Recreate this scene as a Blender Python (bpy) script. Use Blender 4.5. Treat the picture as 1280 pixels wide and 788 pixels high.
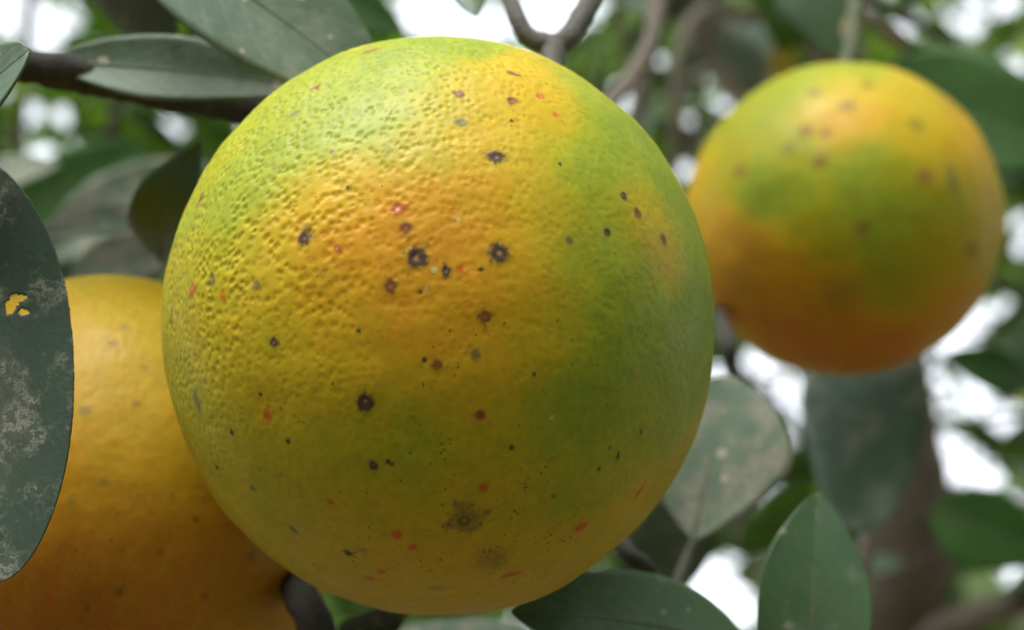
import bpy, math, random
import numpy as np
from mathutils import Vector, Matrix, kdtree

for o in list(bpy.data.objects):
    bpy.data.objects.remove(o, do_unlink=True)
SC = bpy.context.scene
COL = SC.collection
random.seed(7)

# ------------------------------------------------------------------ camera
FPX = 2200.0                       # focal length in photo pixels (1280 wide)
CAM = Vector((0.0, 0.0, 1.25))
PITCH = math.radians(22.0)
cd = bpy.data.cameras.new('camera')
cam = bpy.data.objects.new('camera', cd); COL.objects.link(cam)
cam.location = CAM
cam.rotation_euler = (math.radians(90) + PITCH, 0, 0)
cd.sensor_width = 36.0
cd.lens = 36.0 * FPX / 1280.0
cd.clip_start = 0.01
cd.clip_end = 3000
cd.dof.use_dof = True
cd.dof.focus_distance = 0.2255
cd.dof.aperture_fstop = 17.5
SC.camera = cam
CR = Matrix.Rotation(math.radians(90) + PITCH, 3, 'X')
CRN = np.array(CR)

# ------------------------------------------------------------------ light
SUN = Vector((-0.26, -0.38, 0.89)).normalized()      # direction towards the light
w = bpy.data.worlds.new('World'); SC.world = w; w.use_nodes = True
nt = w.node_tree; nt.nodes.clear()
sky = nt.nodes.new('ShaderNodeTexSky'); sky.sky_type = 'NISHITA'; sky.sun_disc = False
sky.sun_elevation = math.asin(SUN.z); sky.sun_rotation = math.atan2(SUN.x, SUN.y)
sky.air_density = 1.0; sky.dust_density = 3.0; sky.ozone_density = 1.0
hs = nt.nodes.new('ShaderNodeHueSaturation'); hs.inputs['Saturation'].default_value = 0.22
bg = nt.nodes.new('ShaderNodeBackground'); bg.inputs['Strength'].default_value = 0.15
wo = nt.nodes.new('ShaderNodeOutputWorld')
nt.links.new(sky.outputs[0], hs.inputs['Color']); nt.links.new(hs.outputs[0], bg.inputs['Color'])
nt.links.new(bg.outputs[0], wo.inputs['Surface'])
ld = bpy.data.lights.new('sun', 'SUN'); ld.energy = 0.5; ld.angle = math.radians(40)
ld.color = (1.0, 0.97, 0.92)
sun = bpy.data.objects.new('sun', ld); COL.objects.link(sun)
sun.rotation_euler = SUN.to_track_quat('Z', 'Y').to_euler()
sun.location = (-3, -1, 6)
SC.view_settings.view_transform = 'Standard'
SC.view_settings.look = 'None'
SC.view_settings.gamma = 1.0
SC.view_settings.use_curve_mapping = False
SC.view_settings.exposure = 2.1
SC.render.engine = 'CYCLES'
SC.cycles.use_denoising = True
SC.cycles.max_bounces = 6
SC.cycles.diffuse_bounces = 3
SC.cycles.glossy_bounces = 2
SC.cycles.transmission_bounces = 4
SC.cycles.sample_clamp_indirect = 6.0


# ------------------------------------------------------------------ helpers
def P(px, py, d):
    """photo pixel + depth along the lens axis -> point in the place"""
    return CAM + CR @ Vector(((px - 640) / FPX * d, (394 - py) / FPX * d, -d))


def proj(pts):
    """points (n,3) -> photo pixels and depth"""
    q = (np.asarray(pts) - np.array(CAM)) @ CRN
    d = np.maximum(-q[:, 2], 1e-4)
    return 640 + q[:, 0] / d * FPX, 394 - q[:, 1] / d * FPX, -q[:, 2]


def hash3(ix, iy, iz, seed):
    h = (ix * 374761393 + iy * 668265263 + iz * 2147483647 + seed * 1274126177) & 0xFFFFFFFF
    h = ((h ^ (h >> 13)) * 1274126177) & 0xFFFFFFFF
    h = (h ^ (h >> 16)) & 0xFFFFFFFF
    return h / 4294967295.0


def vnoise(p, seed=0):
    p = np.asarray(p, dtype=np.float64)
    i = np.floor(p).astype(np.int64); f = p - i
    f = f * f * (3 - 2 * f)
    out = 0
    for dx in (0, 1):
        for dy in (0, 1):
            for dz in (0, 1):
                wt = (f[:, 0] if dx else 1 - f[:, 0]) * (f[:, 1] if dy else 1 - f[:, 1]) * (f[:, 2] if dz else 1 - f[:, 2])
                out = out + wt * hash3(i[:, 0] + dx, i[:, 1] + dy, i[:, 2] + dz, seed)
    return out


def fbm(p, octv=3, seed=0):
    a, s, tot = 1.0, 0.0, 0.0
    for k in range(octv):
        s = s + a * vnoise(p * (2.03 ** k), seed + k * 17); tot += a; a *= 0.5
    return s / tot


def sstep(a, b, x):
    t = np.clip((x - a) / (b - a), 0, 1)
    return t * t * (3 - 2 * t)


def np_mesh(name, v, quads, tris=None, smooth=True):
    me = bpy.data.meshes.new(name)
    v = np.asarray(v, dtype=np.float32)
    nq = 0 if quads is None else len(quads); ntri = 0 if tris is None else len(tris)
    li = []
    if nq: li.append(np.asarray(quads, dtype=np.int32).ravel())
    if ntri: li.append(np.asarray(tris, dtype=np.int32).ravel())
    li = np.concatenate(li)
    st = np.concatenate([np.arange(nq) * 4, nq * 4 + np.arange(ntri) * 3]).astype(np.int32)
    me.vertices.add(len(v)); me.vertices.foreach_set('co', v.ravel())
    me.loops.add(len(li)); me.loops.foreach_set('vertex_index', li)
    me.polygons.add(nq + ntri); me.polygons.foreach_set('loop_start', st)
    me.update(calc_edges=True); me.validate()
    if smooth:
        me.polygons.foreach_set('use_smooth', np.ones(len(me.polygons), dtype=bool))
    return me


def link(name, me, mat, parent=None):
    o = bpy.data.objects.new(name, me); COL.objects.link(o)
    if mat: me.materials.append(mat)
    if parent: o.parent = parent
    return o


def root(name, loc, label, cat, group=None):
    o = bpy.data.objects.new(name, None); COL.objects.link(o)
    o.empty_display_size = 0.02
    o.location = loc; o['label'] = label; o['category'] = cat
    if group: o['group'] = group
    return o


def smooth_path(pts, n):
    pts = [Vector(p) for p in pts]
    if len(pts) == 2:
        return [pts[0].lerp(pts[1], i / n) for i in range(n + 1)]
    e = [pts[0] * 2 - pts[1]] + pts + [pts[-1] * 2 - pts[-2]]
    out = []
    seg = len(pts) - 1
    per = max(2, n // seg)
    for s in range(seg):
        p0, p1, p2, p3 = e[s:s + 4]
        for k in range(per):
            t = k / per
            out.append(0.5 * ((2 * p1) + (p2 - p0) * t + (2 * p0 - 5 * p1 + 4 * p2 - p3) * t * t + (3 * p1 - p0 - 3 * p2 + p3) * t ** 3))
    out.append(pts[-1])
    return out


def tube_data(path, radii, sides=10, rough=0.0, seed=0):
    n = len(path)
    rs = np.interp(np.linspace(0, 1, n), np.linspace(0, 1, len(radii)), radii)
    t0 = (path[1] - path[0]).normalized()
    up = Vector((0, 0, 1)) if abs(t0.z) < 0.9 else Vector((1, 0, 0))
    u = t0.cross(up).normalized()
    v = []
    rng = np.random.RandomState(seed)
    for i in range(n):
        t = (path[min(i + 1, n - 1)] - path[max(i - 1, 0)]).normalized()
        u = (u - t * u.dot(t)).normalized(); b = t.cross(u)
        knob = 1 + rough * 0.6 * (rng.rand() - 0.4)
        for k in range(sides):
            a = 2 * math.pi * k / sides
            r = rs[i] * knob * (1 + rough * (rng.rand() - 0.5))
            v.append(path[i] + (u * math.cos(a) + b * math.sin(a)) * r)
    q = []
    for i in range(n - 1):
        for k in range(sides):
            q.append((i * sides + k, i * sides + (k + 1) % sides, (i + 1) * sides + (k + 1) % sides, (i + 1) * sides + k))
    c0 = len(v); v.append(path[0]); v.append(path[-1])
    tr = []
    for k in range(sides):
        tr.append((c0, (k + 1) % sides, k))
        tr.append((c0 + 1, (n - 1) * sides + k, (n - 1) * sides + (k + 1) % sides))
    return np.array([tuple(p) for p in v]), q, tr


def tube(name, pts, radii, mat, parent, n=24, sides=10, rough=0.0, seed=0):
    v, q, tr = tube_data(smooth_path(pts, n), radii, sides, rough, seed)
    v = v - np.array(parent.location)
    return link(name, np_mesh(name, v, q, tr), mat, parent)


# ------------------------------------------------------------------ materials
class NT:
    def __init__(s, name):
        s.m = bpy.data.materials.new(name); s.m.use_nodes = True
        s.t = s.m.node_tree; s.t.nodes.clear()
        s.out = s.n('ShaderNodeOutputMaterial')

    def n(s, typ, **kw):
        nd = s.t.nodes.new(typ)
        for k, v in kw.items():
            if k.startswith('i_'):
                nd.inputs[k[2:].replace('_', ' ')].default_value = v
            else:
                setattr(nd, k, v)
        return nd

    def l(s, a, b):
        s.t.links.new(a, b)

    def noise(s, vec, scale, detail=4, rough=0.6):
        nd = s.n('ShaderNodeTexNoise'); nd.inputs['Scale'].default_value = scale
        nd.inputs['Detail'].default_value = detail; nd.inputs['Roughness'].default_value = rough
        if vec is not None: s.l(vec, nd.inputs['Vector'])
        return nd.outputs['Fac']

    def ramp(s, fac, stops):
        nd = s.n('ShaderNodeValToRGB'); cr = nd.color_ramp
        while len(cr.elements) < len(stops): cr.elements.new(0.5)
        for e, (p, c) in zip(cr.elements, stops):
            e.position = p; e.color = c if len(c) == 4 else (*c, 1)
        s.l(fac, nd.inputs['Fac'])
        return nd.outputs['Color']

    def mix(s, fac, a, b, blend='MIX'):
        nd = s.n('ShaderNodeMix', data_type='RGBA', blend_type=blend)
        for sock, val in ((nd.inputs[0], fac), (nd.inputs[6], a), (nd.inputs[7], b)):
            if isinstance(val, (int, float)): sock.default_value = val
            elif isinstance(val, tuple): sock.default_value = val if len(val) == 4 else (*val, 1)
            else: s.l(val, sock)
        return nd.outputs[2]

    def math(s, op, a, b=None, c=None, clamp=False):
        nd = s.n('ShaderNodeMath', operation=op); nd.use_clamp = clamp
        for sock, val in zip(nd.inputs, (a, b, c)):
            if val is None: continue
            if isinstance(val, (int, float)): sock.default_value = val
            else: s.l(val, sock)
        return nd.outputs[0]

    def bump(s, h, strength, dist):
        nd = s.n('ShaderNodeBump'); nd.inputs['Strength'].default_value = strength
        nd.inputs['Distance'].default_value = dist
        s.l(h, nd.inputs['Height'])
        return nd.outputs[0]


def bw(lo, hi):
    return [(lo, (0, 0, 0)), (hi, (1, 1, 1))]


def peel_material():
    k = NT('peel')
    at = k.n('ShaderNodeAttribute', attribute_name='peel_colour')
    tc = k.n('ShaderNodeTexCoord').outputs['Object']
    col = at.outputs['Color']
    # faint blotchiness of the rind
    col = k.mix(0.5, col, k.ramp(k.noise(tc, 420, 4, 0.65), [(0.3, (0.80, 0.84, 0.74)), (0.7, (1.12, 1.08, 1.1))]), 'MULTIPLY')
    # pin-prick black specks, thick where the speck attribute is high
    for sc, thr, lo in ((520.0, 0.058, 0.85), (1050.0, 0.085, 0.94), (2300.0, 0.24, 1.06)):
        vo = k.n('ShaderNodeTexVoronoi'); vo.inputs['Scale'].default_value = sc
        k.l(tc, vo.inputs['Vector'])
        sep = k.n('ShaderNodeSeparateColor'); k.l(vo.outputs['Color'], sep.inputs[0])
        chance = k.math('ADD', sep.outputs[0], k.math('MULTIPLY', at.outputs['Alpha'], 0.45))
        pick = k.math('GREATER_THAN', chance, lo)
        dot = k.math('LESS_THAN', vo.outputs['Distance'], k.math('MULTIPLY', sep.outputs[1], thr * 2))
        col = k.mix(k.math('MULTIPLY', k.math('MULTIPLY', pick, dot), 0.66), col, (0.045, 0.030, 0.010))
    b = k.n('ShaderNodeBsdfPrincipled')
    k.l(col, b.inputs['Base Color'])
    b.inputs['Specular IOR Level'].default_value = 0.17
    k.l(k.ramp(k.noise(tc, 150, 3), [(0.3, (0.38,) * 3), (0.7, (0.54,) * 3)]), b.inputs['Roughness'])
    b.inputs['Subsurface Weight'].default_value = 0.12
    b.inputs['Subsurface Radius'].default_value = (1.0, 0.5, 0.15)
    b.inputs['Subsurface Scale'].default_value = 0.002
    k.l(k.bump(k.noise(tc, 1500, 3, 0.7), 0.22, 0.0002), b.inputs['Normal'])
    k.l(b.outputs[0], k.out.inputs['Surface'])
    return k.m


def leaf_material(name, dark, light, dust, dust_lo, dust_hi, scale=90, rough=0.36, veins=0.28, trans=0.08, spots=None, lichen=0.0, spec=0.45):
    """dark / light leaf greens, dust: pale film over it between the two noise thresholds"""
    k = NT(name)
    tc = k.n('ShaderNodeTexCoord')
    oc = tc.outputs['Object']
    uv = k.n('ShaderNodeSeparateXYZ'); k.l(tc.outputs['UV'], uv.inputs[0])
    across = k.math('ABSOLUTE', k.math('SUBTRACT', uv.outputs[0], 0.5))
    col = k.ramp(k.noise(oc, scale * 0.6, 4), [(0.3, dark), (0.7, light)])
    # side veins, slanting from the midrib to the edge
    ph = k.math('ADD', k.math('MULTIPLY', uv.outputs[1], 60.0), k.math('MULTIPLY', across, -38.0))
    ph = k.math('ADD', ph, k.math('MULTIPLY', k.noise(oc, scale, 2), 3.0))
    vein = k.math('POWER', k.math('MULTIPLY_ADD', k.math('SINE', ph), 0.5, 0.5), 14.0)
    mid = k.math('SUBTRACT', 1.0, k.math('MULTIPLY', across, 30.0), clamp=True)
    vm = k.math('MAXIMUM', k.math('MULTIPLY', vein, 0.55), mid)
    pale = tuple(min(1, c * 2.0 + 0.015) for c in light)
    col = k.mix(k.math('MULTIPLY', vm, veins), col, pale)
    # dusty / mildew film with a shape of its own
    dn = k.ramp(k.noise(oc, scale, 7, 0.68), bw(dust_lo, dust_hi))
    dn2 = k.ramp(k.noise(oc, scale * 6, 4, 0.7), bw(0.35, 0.62))
    dfac = k.math('MULTIPLY', dn, k.math('MULTIPLY_ADD', dn2, 0.6, 0.35))
    col = k.mix(dfac, col, dust)
    rgh = k.math('MULTIPLY_ADD', dfac, 0.35, rough)
    if spots:
        vo = k.n('ShaderNodeTexVoronoi'); vo.inputs['Scale'].default_value = 240
        k.l(oc, vo.inputs['Vector'])
        sp = k.n('ShaderNodeSeparateColor'); k.l(vo.outputs['Color'], sp.inputs[0])
        d = k.math('ADD', vo.outputs['Distance'], k.math('MULTIPLY', k.noise(oc, 900, 3), 0.25))
        m = k.math('MULTIPLY', k.math('GREATER_THAN', sp.outputs[0], 0.80), k.math('LESS_THAN', d, 0.34))
        col = k.mix(k.math('MULTIPLY', m, 0.75), col, spots)
    if lichen > 0:
        fil = k.math('ABSOLUTE', k.math('SUBTRACT', k.noise(oc, 330, 8, 0.75), 0.5))
        ln = k.ramp(fil, [(0.0, (1, 1, 1)), (0.035, (0, 0, 0))])
        msk = k.ramp(k.noise(oc, 150, 4), bw(0.5, 0.62))
        col = k.mix(k.math('MULTIPLY', k.math('MULTIPLY', ln, msk), lichen), col, (0.27, 0.27, 0.2))
    b = k.n('ShaderNodeBsdfPrincipled')
    k.l(col, b.inputs['Base Color']); k.l(rgh, b.inputs['Roughness'])
    b.inputs['Specular IOR Level'].default_value = spec
    hb = k.math('ADD', k.math('MULTIPLY', vm, -0.9 * veins), k.math('MULTIPLY', k.noise(oc, 900, 3), 0.5))
    k.l(k.bump(hb, 0.3, 0.0004), b.inputs['Normal'])
    tr = k.n('ShaderNodeBsdfTranslucent')
    k.l(k.mix(1.0, col, (1.2, 1.6, 0.6), 'MULTIPLY'), tr.inputs['Color'])
    mx = k.n('ShaderNodeMixShader'); mx.inputs[0].default_value = trans
    k.l(b.outputs[0], mx.inputs[1]); k.l(tr.outputs[0], mx.inputs[2])
    k.l(mx.outputs[0], k.out.inputs['Surface'])
    return k.m


def far_leaf_material(name, stops, trans=0.42):
    k = NT(name)
    g = k.n('ShaderNodeNewGeometry')
    col = k.ramp(g.outputs['Random Per Island'], stops)
    b = k.n('ShaderNodeBsdfPrincipled'); k.l(col, b.inputs['Base Color'])
    b.inputs['Roughness'].default_value = 0.42
    tr = k.n('ShaderNodeBsdfTranslucent'); k.l(k.mix(1.0, col, (1.5, 1.9, 0.5), 'MULTIPLY'), tr.inputs['Color'])
    mx = k.n('ShaderNodeMixShader'); mx.inputs[0].default_value = trans
    k.l(b.outputs[0], mx.inputs[1]); k.l(tr.outputs[0], mx.inputs[2]); k.l(mx.outputs[0], k.out.inputs['Surface'])
    return k.m


def bark_material(name, a, c, scale=300, rough=0.8):
    k = NT(name)
    oc = k.n('ShaderNodeTexCoord').outputs['Object']
    nz = k.noise(oc, scale, 6, 0.7)
    col = k.ramp(nz, [(0.32, a), (0.68, c)])
    lich = k.ramp(k.noise(oc, scale * 0.35, 5), bw(0.58, 0.7))
    col = k.mix(k.math('MULTIPLY', lich, 0.5), col, tuple(min(1, x * 1.5 + 0.008) for x in c))
    b = k.n('ShaderNodeBsdfPrincipled'); k.l(col, b.inputs['Base Color']); b.inputs['Roughness'].default_value = rough
    k.l(k.bump(nz, 0.6, 0.0012), b.inputs['Normal'])
    k.l(b.outputs[0], k.out.inputs['Surface'])
    return k.m


PEEL = peel_material()
L_GREEN = leaf_material('leaf_green', (0.034, 0.075, 0.030), (0.058, 0.112, 0.044), (0.20, 0.23, 0.20), 0.55, 0.85, spots=(0.22, 0.22, 0.15), veins=0.14)
L_DUSTY = leaf_material('leaf_dusty', (0.044, 0.082, 0.044), (0.068, 0.112, 0.062), (0.20, 0.22, 0.175), 0.46, 0.78, scale=120, spots=(0.36, 0.33, 0.25), rough=0.5, trans=0.03, spec=0.35)
L_MILDEW = leaf_material('leaf_mildew', (0.080, 0.135, 0.085), (0.13, 0.18, 0.115), (0.29, 0.265, 0.21), 0.44, 0.58, scale=150, spots=(0.4, 0.38, 0.3), veins=0.08, rough=0.55)
L_TEAL = leaf_material('leaf_teal', (0.050, 0.105, 0.072), (0.09, 0.155, 0.11), (0.27, 0.28, 0.25), 0.47, 0.62, scale=90, veins=0.1, rough=0.5)
L_DARK = leaf_material('leaf_dark', (0.012, 0.026, 0.015), (0.024, 0.046, 0.025), (0.075, 0.070, 0.050), 0.50, 0.72, scale=75, rough=0.46, spec=0.3, veins=0.07, lichen=0.6, trans=0.04)
L_DEEP = leaf_material('leaf_deep_green', (0.025, 0.075, 0.014), (0.045, 0.12, 0.022), (0.12, 0.15, 0.10), 0.62, 0.9, rough=0.55, trans=0.25, spec=0.2)
L_BRIGHT = leaf_material('leaf_bright', (0.06, 0.15, 0.015), (0.10, 0.22, 0.025), (0.2, 0.26, 0.12), 0.65, 0.9, rough=0.42, trans=0.35)
L_DRY = leaf_material('leaf_dry', (0.20, 0.13, 0.075), (0.33, 0.23, 0.14), (0.4, 0.32, 0.24), 0.5, 0.8, rough=0.7)
BARK_DARK = bark_material('bark_dark', (0.010, 0.009, 0.006), (0.030, 0.027, 0.018), 420)
BARK_GREY = bark_material('bark_grey', (0.15, 0.13, 0.105), (0.30, 0.27, 0.225), 300)
BARK_TWIG = bark_material('bark_twig', (0.035, 0.033, 0.026), (0.085, 0.078, 0.062), 500)
BARK_TRUNK = bark_material('bark_trunk', (0.04, 0.028, 0.018), (0.105, 0.075, 0.05), 60)
BARK_TAN = bark_material('bark_tan', (0.09, 0.07, 0.055), (0.17, 0.135, 0.11), 200)
STEM_DARK = bark_material('stem_dark', (0.025, 0.03, 0.014), (0.055, 0.06, 0.03), 500, 0.6)
STEM_GREEN = bark_material('stem_green', (0.05, 0.065, 0.025), (0.10, 0.115, 0.05), 500, 0.6)


# ------------------------------------------------------------------ the setting: ground
def build_ground():
    n = 60
    rr = np.concatenate([[0], np.geomspace(0.6, 900, n)])
    seg = 96
    v = [(0, 0, 0)]
    for r in rr[1:]:
        for s in range(seg):
            a = 2 * math.pi * s / seg
            v.append((r * math.cos(a), r * math.sin(a), 0))
    v = np.array(v)
    v[:, 2] = 0.10 * (fbm(np.c_[v[:, 0] * 0.8, v[:, 1] * 0.8, v[:, 0] * 0 + 3], 4, 5) - 0.5) * np.minimum(1, np.hypot(v[:, 0], v[:, 1]))
    tr = [(0, 1 + s, 1 + (s + 1) % seg) for s in range(seg)]
    q = []
    for i in range(n - 1):
        for s in range(seg):
            a = 1 + i * seg
            q.append((a + s, a + seg + s, a + seg + (s + 1) % seg, a + (s + 1) % seg))
    k = NT('ground')
    oc = k.n('ShaderNodeTexCoord').outputs['Object']
    col = k.ramp(k.noise(oc, 6, 8, 0.7), [(0.35, (0.09, 0.07, 0.045)), (0.52, (0.16, 0.125, 0.08)), (0.65, (0.09, 0.11, 0.038))])
    b = k.n('ShaderNodeBsdfPrincipled'); k.l(col, b.inputs['Base Color']); b.inputs['Roughness'].default_value = 0.95
    k.l(k.bump(k.noise(oc, 30, 6), 0.8, 0.03), b.inputs['Normal'])
    k.l(b.outputs[0], k.out.inputs['Surface'])
    o = link('ground', np_mesh('ground', v, q, tr), k.m)
    o['kind'] = 'structure'


build_ground()

# ------------------------------------------------------------------ oranges
RAMP_T = np.array([0.0, 0.3, 0.6, 1.0, 1.5, 2.0])
RAMP_C = np.array([(0.240, 0.325, 0.020), (0.350, 0.382, 0.018), (0.480, 0.392, 0.010),
                   (0.590, 0.405, 0.006), (0.670, 0.335, 0.002), (0.580, 0.200, 0.002)]) * 0.72


def cube_sphere(n):
    """unit sphere with an even grid, shared edges welded"""
    lin = np.tan(np.linspace(-math.pi / 4, math.pi / 4, n + 1))
    key = {}
    g = np.arange(n + 1)
    A, B = np.meshgrid(g, g, indexing='ij')
    A = A.ravel(); B = B.ravel()
    vs, qs, base = [], [], 0
    for ax in range(3):
        for sgn in (0, n):
            idx = np.zeros((len(A), 3), dtype=np.int64)
            idx[:, ax] = sgn; idx[:, (ax + 1) % 3] = A; idx[:, (ax + 2) % 3] = B
            vs.append(idx)
            i = (np.arange(n)[:, None] * (n + 1) + np.arange(n)[None, :]).ravel() + base
            q = np.c_[i, i + n + 1, i + n + 2, i + 1]
            if sgn == 0: q = q[:, ::-1]
            qs.append(q); base += len(A)
    idx = np.concatenate(vs); q = np.concatenate(qs)
    code = idx[:, 0] * (n + 1) ** 2 + idx[:, 1] * (n + 1) + idx[:, 2]
    _, first, inv = np.unique(code, return_index=True, return_inverse=True)
    p = lin[idx[first]]
    p /= np.linalg.norm(p, axis=1)[:, None]
    return p, inv.reshape(-1)[q]


def px_dir(px, py, cl, axes):
    """photo pixel -> unit direction on a camera-aligned ellipsoid (centre cl in camera space)"""
    d = np.array([(px - 640) / FPX, (394 - py) / FPX, -1.0])
    o = -cl / axes; dd = d / axes
    a = dd @ dd; b = 2 * o @ dd; c = o @ o - 1
    disc = b * b - 4 * a * c
    t = (-b - math.sqrt(max(disc, 0))) / (2 * a)
    s = o + dd * t
    return s / np.linalg.norm(s)


LESION = {   # rim colour, centre colour, halo colour, strength, relief
    'dark': ((0.050, 0.026, 0.028), (0.36, 0.20, 0.09), (0.15, 0.14, 0.022), 0.93, 1.0),
    'brown': ((0.150, 0.040, 0.018), (0.30, 0.13, 0.08), (0.28, 0.20, 0.03), 0.85, 0.7),
    'pink': ((0.38, 0.075, 0.03), (0.60, 0.42, 0.30), (0.46, 0.22, 0.03), 0.85, 0.7),
    'red': ((0.40, 0.065, 0.010), (0.36, 0.055, 0.010), (0.45, 0.20, 0.015), 0.75, 0.2),
    'grey': ((0.10, 0.090, 0.035), (0.16, 0.13, 0.06), (0.20, 0.20, 0.05), 0.72, 0.5),
    'black': ((0.030, 0.026, 0.012), (0.030, 0.026, 0.012), (0.14, 0.13, 0.03), 0.9, 0.2),
    'pale': ((0.48, 0.46, 0.24), (0.58, 0.55, 0.4), (0.35, 0.36, 0.08), 0.7, 0.3),
    'stain': ((0.24, 0.15, 0.022), (0.22, 0.14, 0.022), (0.30, 0.2, 0.02), 0.55, 0.0),
}


LES_GAIN = 1.0
LES_SIZE = 0.74


def make_orange(label, px, py, depth, axes, n, anchors, lesions, clusters, sigma, group, seed, stem, npore, pore_depth, rough_side, default=0.8, group_name=None, tone=1.0):
    axes = np.array(axes, dtype=float)
    c = P(px, py, depth)
    cl = np.array(CR.transposed() @ (c - CAM))
    u, q = cube_sphere(n)
    rm = axes.mean()
    pxm = depth / FPX                        # metres in one photo pixel, about
    # ripeness field
    ad = np.array([px_dir(a[0], a[1], cl, axes) for a in anchors]); at = np.array([a[2] for a in anchors])
    sg = sigma * pxm / rm
    wsum = np.full(len(u), 2e-3); tsum = np.full(len(u), 2e-3 * default)
    warp = u + 0.045 * (np.c_[fbm(u * 9, 3, seed + 1), fbm(u * 9, 3, seed + 2), fbm(u * 9, 3, seed + 3)] - 0.5) * 2
    for s in range(0, len(u), 60000):
        d2 = 2 - 2 * np.clip((warp[s:s + 60000] @ ad.T) / np.linalg.norm(warp[s:s + 60000], axis=1)[:, None], -1, 1)
        ww = np.exp(-d2 / (2 * sg * sg))
        wsum[s:s + 60000] += ww.sum(1); tsum[s:s + 60000] += ww @ at
    t = tsum / wsum
    t = t + 0.34 * (fbm(u * 14, 4, seed + 9) - 0.5) + 0.20 * (fbm(u * 60, 3, seed + 19) - 0.5)
    t = np.clip(t, 0, 2)
    col = np.c_[tuple(np.interp(t, RAMP_T, RAMP_C[:, i]) for i in range(3))]
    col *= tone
    speck = 0.11 + 0.4 * sstep(0.52, 0.75, fbm(u * 16, 4, seed + 23)) * sstep(0.2, -0.75, u[:, 1])
    h = 0.0005 * (fbm(u * 3.2, 3, seed + 31) - 0.5) * 2
    # oil glands: pits on an uneven lattice
    if npore:
        rng = np.random.RandomState(seed)
        i = np.arange(npore) + 0.5
        ph = np.arccos(1 - 2 * i / npore); th = math.pi * (1 + 5 ** 0.5) * i
        pp = np.c_[np.cos(th) * np.sin(ph), np.sin(th) * np.sin(ph), np.cos(ph)]
        sp = math.sqrt(4 * math.pi / npore)
        pp += rng.normal(0, 0.38 * sp, pp.shape); pp /= np.linalg.norm(pp, axis=1)[:, None]
        size = 0.75 + 0.5 * rng.rand(npore)
        kd = kdtree.KDTree(npore)
        for a, p_ in enumerate(pp): kd.insert(p_, a)
        kd.balance()
        dist = np.ones(len(u)); pid = np.zeros(len(u), dtype=int)
        vis = np.nonzero(u[:, 2] > -0.25)[0]
        for a in vis:
            _, b_, d_ = kd.find(u[a]); dist[a] = d_; pid[a] = b_
        rho = dist / (sp * 0.62 * size[pid])
        pit = np.clip(1 - rho, 0, 1); pit = pit * pit * (3 - 2 * pit)
        side = rough_side(u)
        amp = side * (0.35 + 1.3 * sstep(0.25, 0.75, fbm(u * 16, 3, seed + 41)))
        h -= pore_depth * amp * pit
        h += pore_depth * 0.22 * side * (fbm(u * 70, 3, seed + 51) - 0.5)
        h += pore_depth * 0.45 * side * (fbm(u * 26, 2, seed + 57) - 0.5)
        col *= 1 + (0.06 - 0.17 * pit)[:, None] * (0.15 + 0.85 * np.clip(side, 0, 1) ** 0.5)[:, None]
        col[:, 0] += 0.03 * pit * (t > 0.8)
    # lesions
    for (lx, ly, lr, kind, *ex) in lesions:
        el, ang = (ex + [1.0, 0.0])[:2] if len(ex) < 2 else ex[:2]
        d0 = px_dir(lx, ly, cl, axes)
        r = lr * pxm * LES_SIZE / rm
        near = np.nonzero(u @ d0 > 1 - (3.2 * r) ** 2 / 2)[0]
        if not len(near): continue
        un = u[near] - d0
        ax_ = np.array([math.cos(ang), -math.sin(ang), 0.0]); ax_ -= d0 * (ax_ @ d0); ax_ /= max(np.linalg.norm(ax_), 1e-6)
        bx_ = np.cross(d0, ax_)
        x = un @ ax_ / el; y = un @ bx_ * math.sqrt(el)
        seedl = int(lx * 7 + ly)
        rho = np.sqrt(x * x + y * y) / r
        rho = rho * (1 + 0.8 * (fbm(u[near] * (1.1 / r), 3, seedl) - 0.5) + 0.7 * (fbm(u[near] * (3.0 / r), 2, seedl + 5) - 0.5))
        if kind == 'scar':
            rho = (np.abs(x * 0.94 + y * 0.34) + np.abs(y * 0.94 - x * 0.34)) / r / 1.12
            rho = rho * (1 + 1.4 * (fbm(u[near] * (2.6 / r), 4, 77) - 0.5))
            m = sstep(1.18, 0.62, rho) * (0.25 + 0.85 * fbm(u[near] * 110, 3, 3))
            col[near] = col[near] * (1 - m[:, None]) + np.array((0.125, 0.092, 0.030)) * m[:, None]
            m2 = sstep(0.10, 0.03, np.abs(np.sqrt(x * x + y * y) / r - 0.22)) * 0.45
            col[near] *= 1 - m2[:, None]
            speck[near] += 0.9 * sstep(1.3, 0.6, rho)
            h[near] -= 0.00012 * sstep(0.4, 0.0, rho)
            continue
        rim, cen, halo, stg, rel = LESION[kind]
        stg = stg * LES_GAIN
        soft = 0.45 if kind in ('red', 'grey', 'stain') else 0.28
        mh = sstep(1.9, 0.9, rho) * 0.5 * stg
        mr = sstep(1 + soft, 1 - soft, rho) * stg
        mc = sstep(0.40, 0.12, rho) * stg * (0.8 if kind in ('dark', 'brown', 'pink') else 0.4) * sstep(0.3, 0.6, fbm(u[near] * (2.2 / r), 2, seedl + 8))
        cc = col[near]
        cc = cc * (1 - mh[:, None]) + np.array(halo) * mh[:, None]
        cc = cc * (1 - mr[:, None]) + np.array(rim) * mr[:, None]
        cc = cc * (1 - mc[:, None]) + np.array(cen) * mc[:, None]
        col[near] = cc
        h[near] += 0.35 * rel * r * rm * (0.10 * sstep(0.9, 0.6, np.abs(rho - 0.75) * 2.2) - 0.16 * sstep(0.55, 0.1, rho))
    for (lx, ly, lr, amt) in clusters:
        d0 = px_dir(lx, ly, cl, axes); r = lr * pxm * 0.9 / rm
        dd = np.linalg.norm(u - d0, axis=1) / r
        speck += amt * sstep(1.25, 0.3, dd) * sstep(0.35, 0.6, fbm(u * 45, 3, int(lx)))
    pts = u * axes
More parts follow.
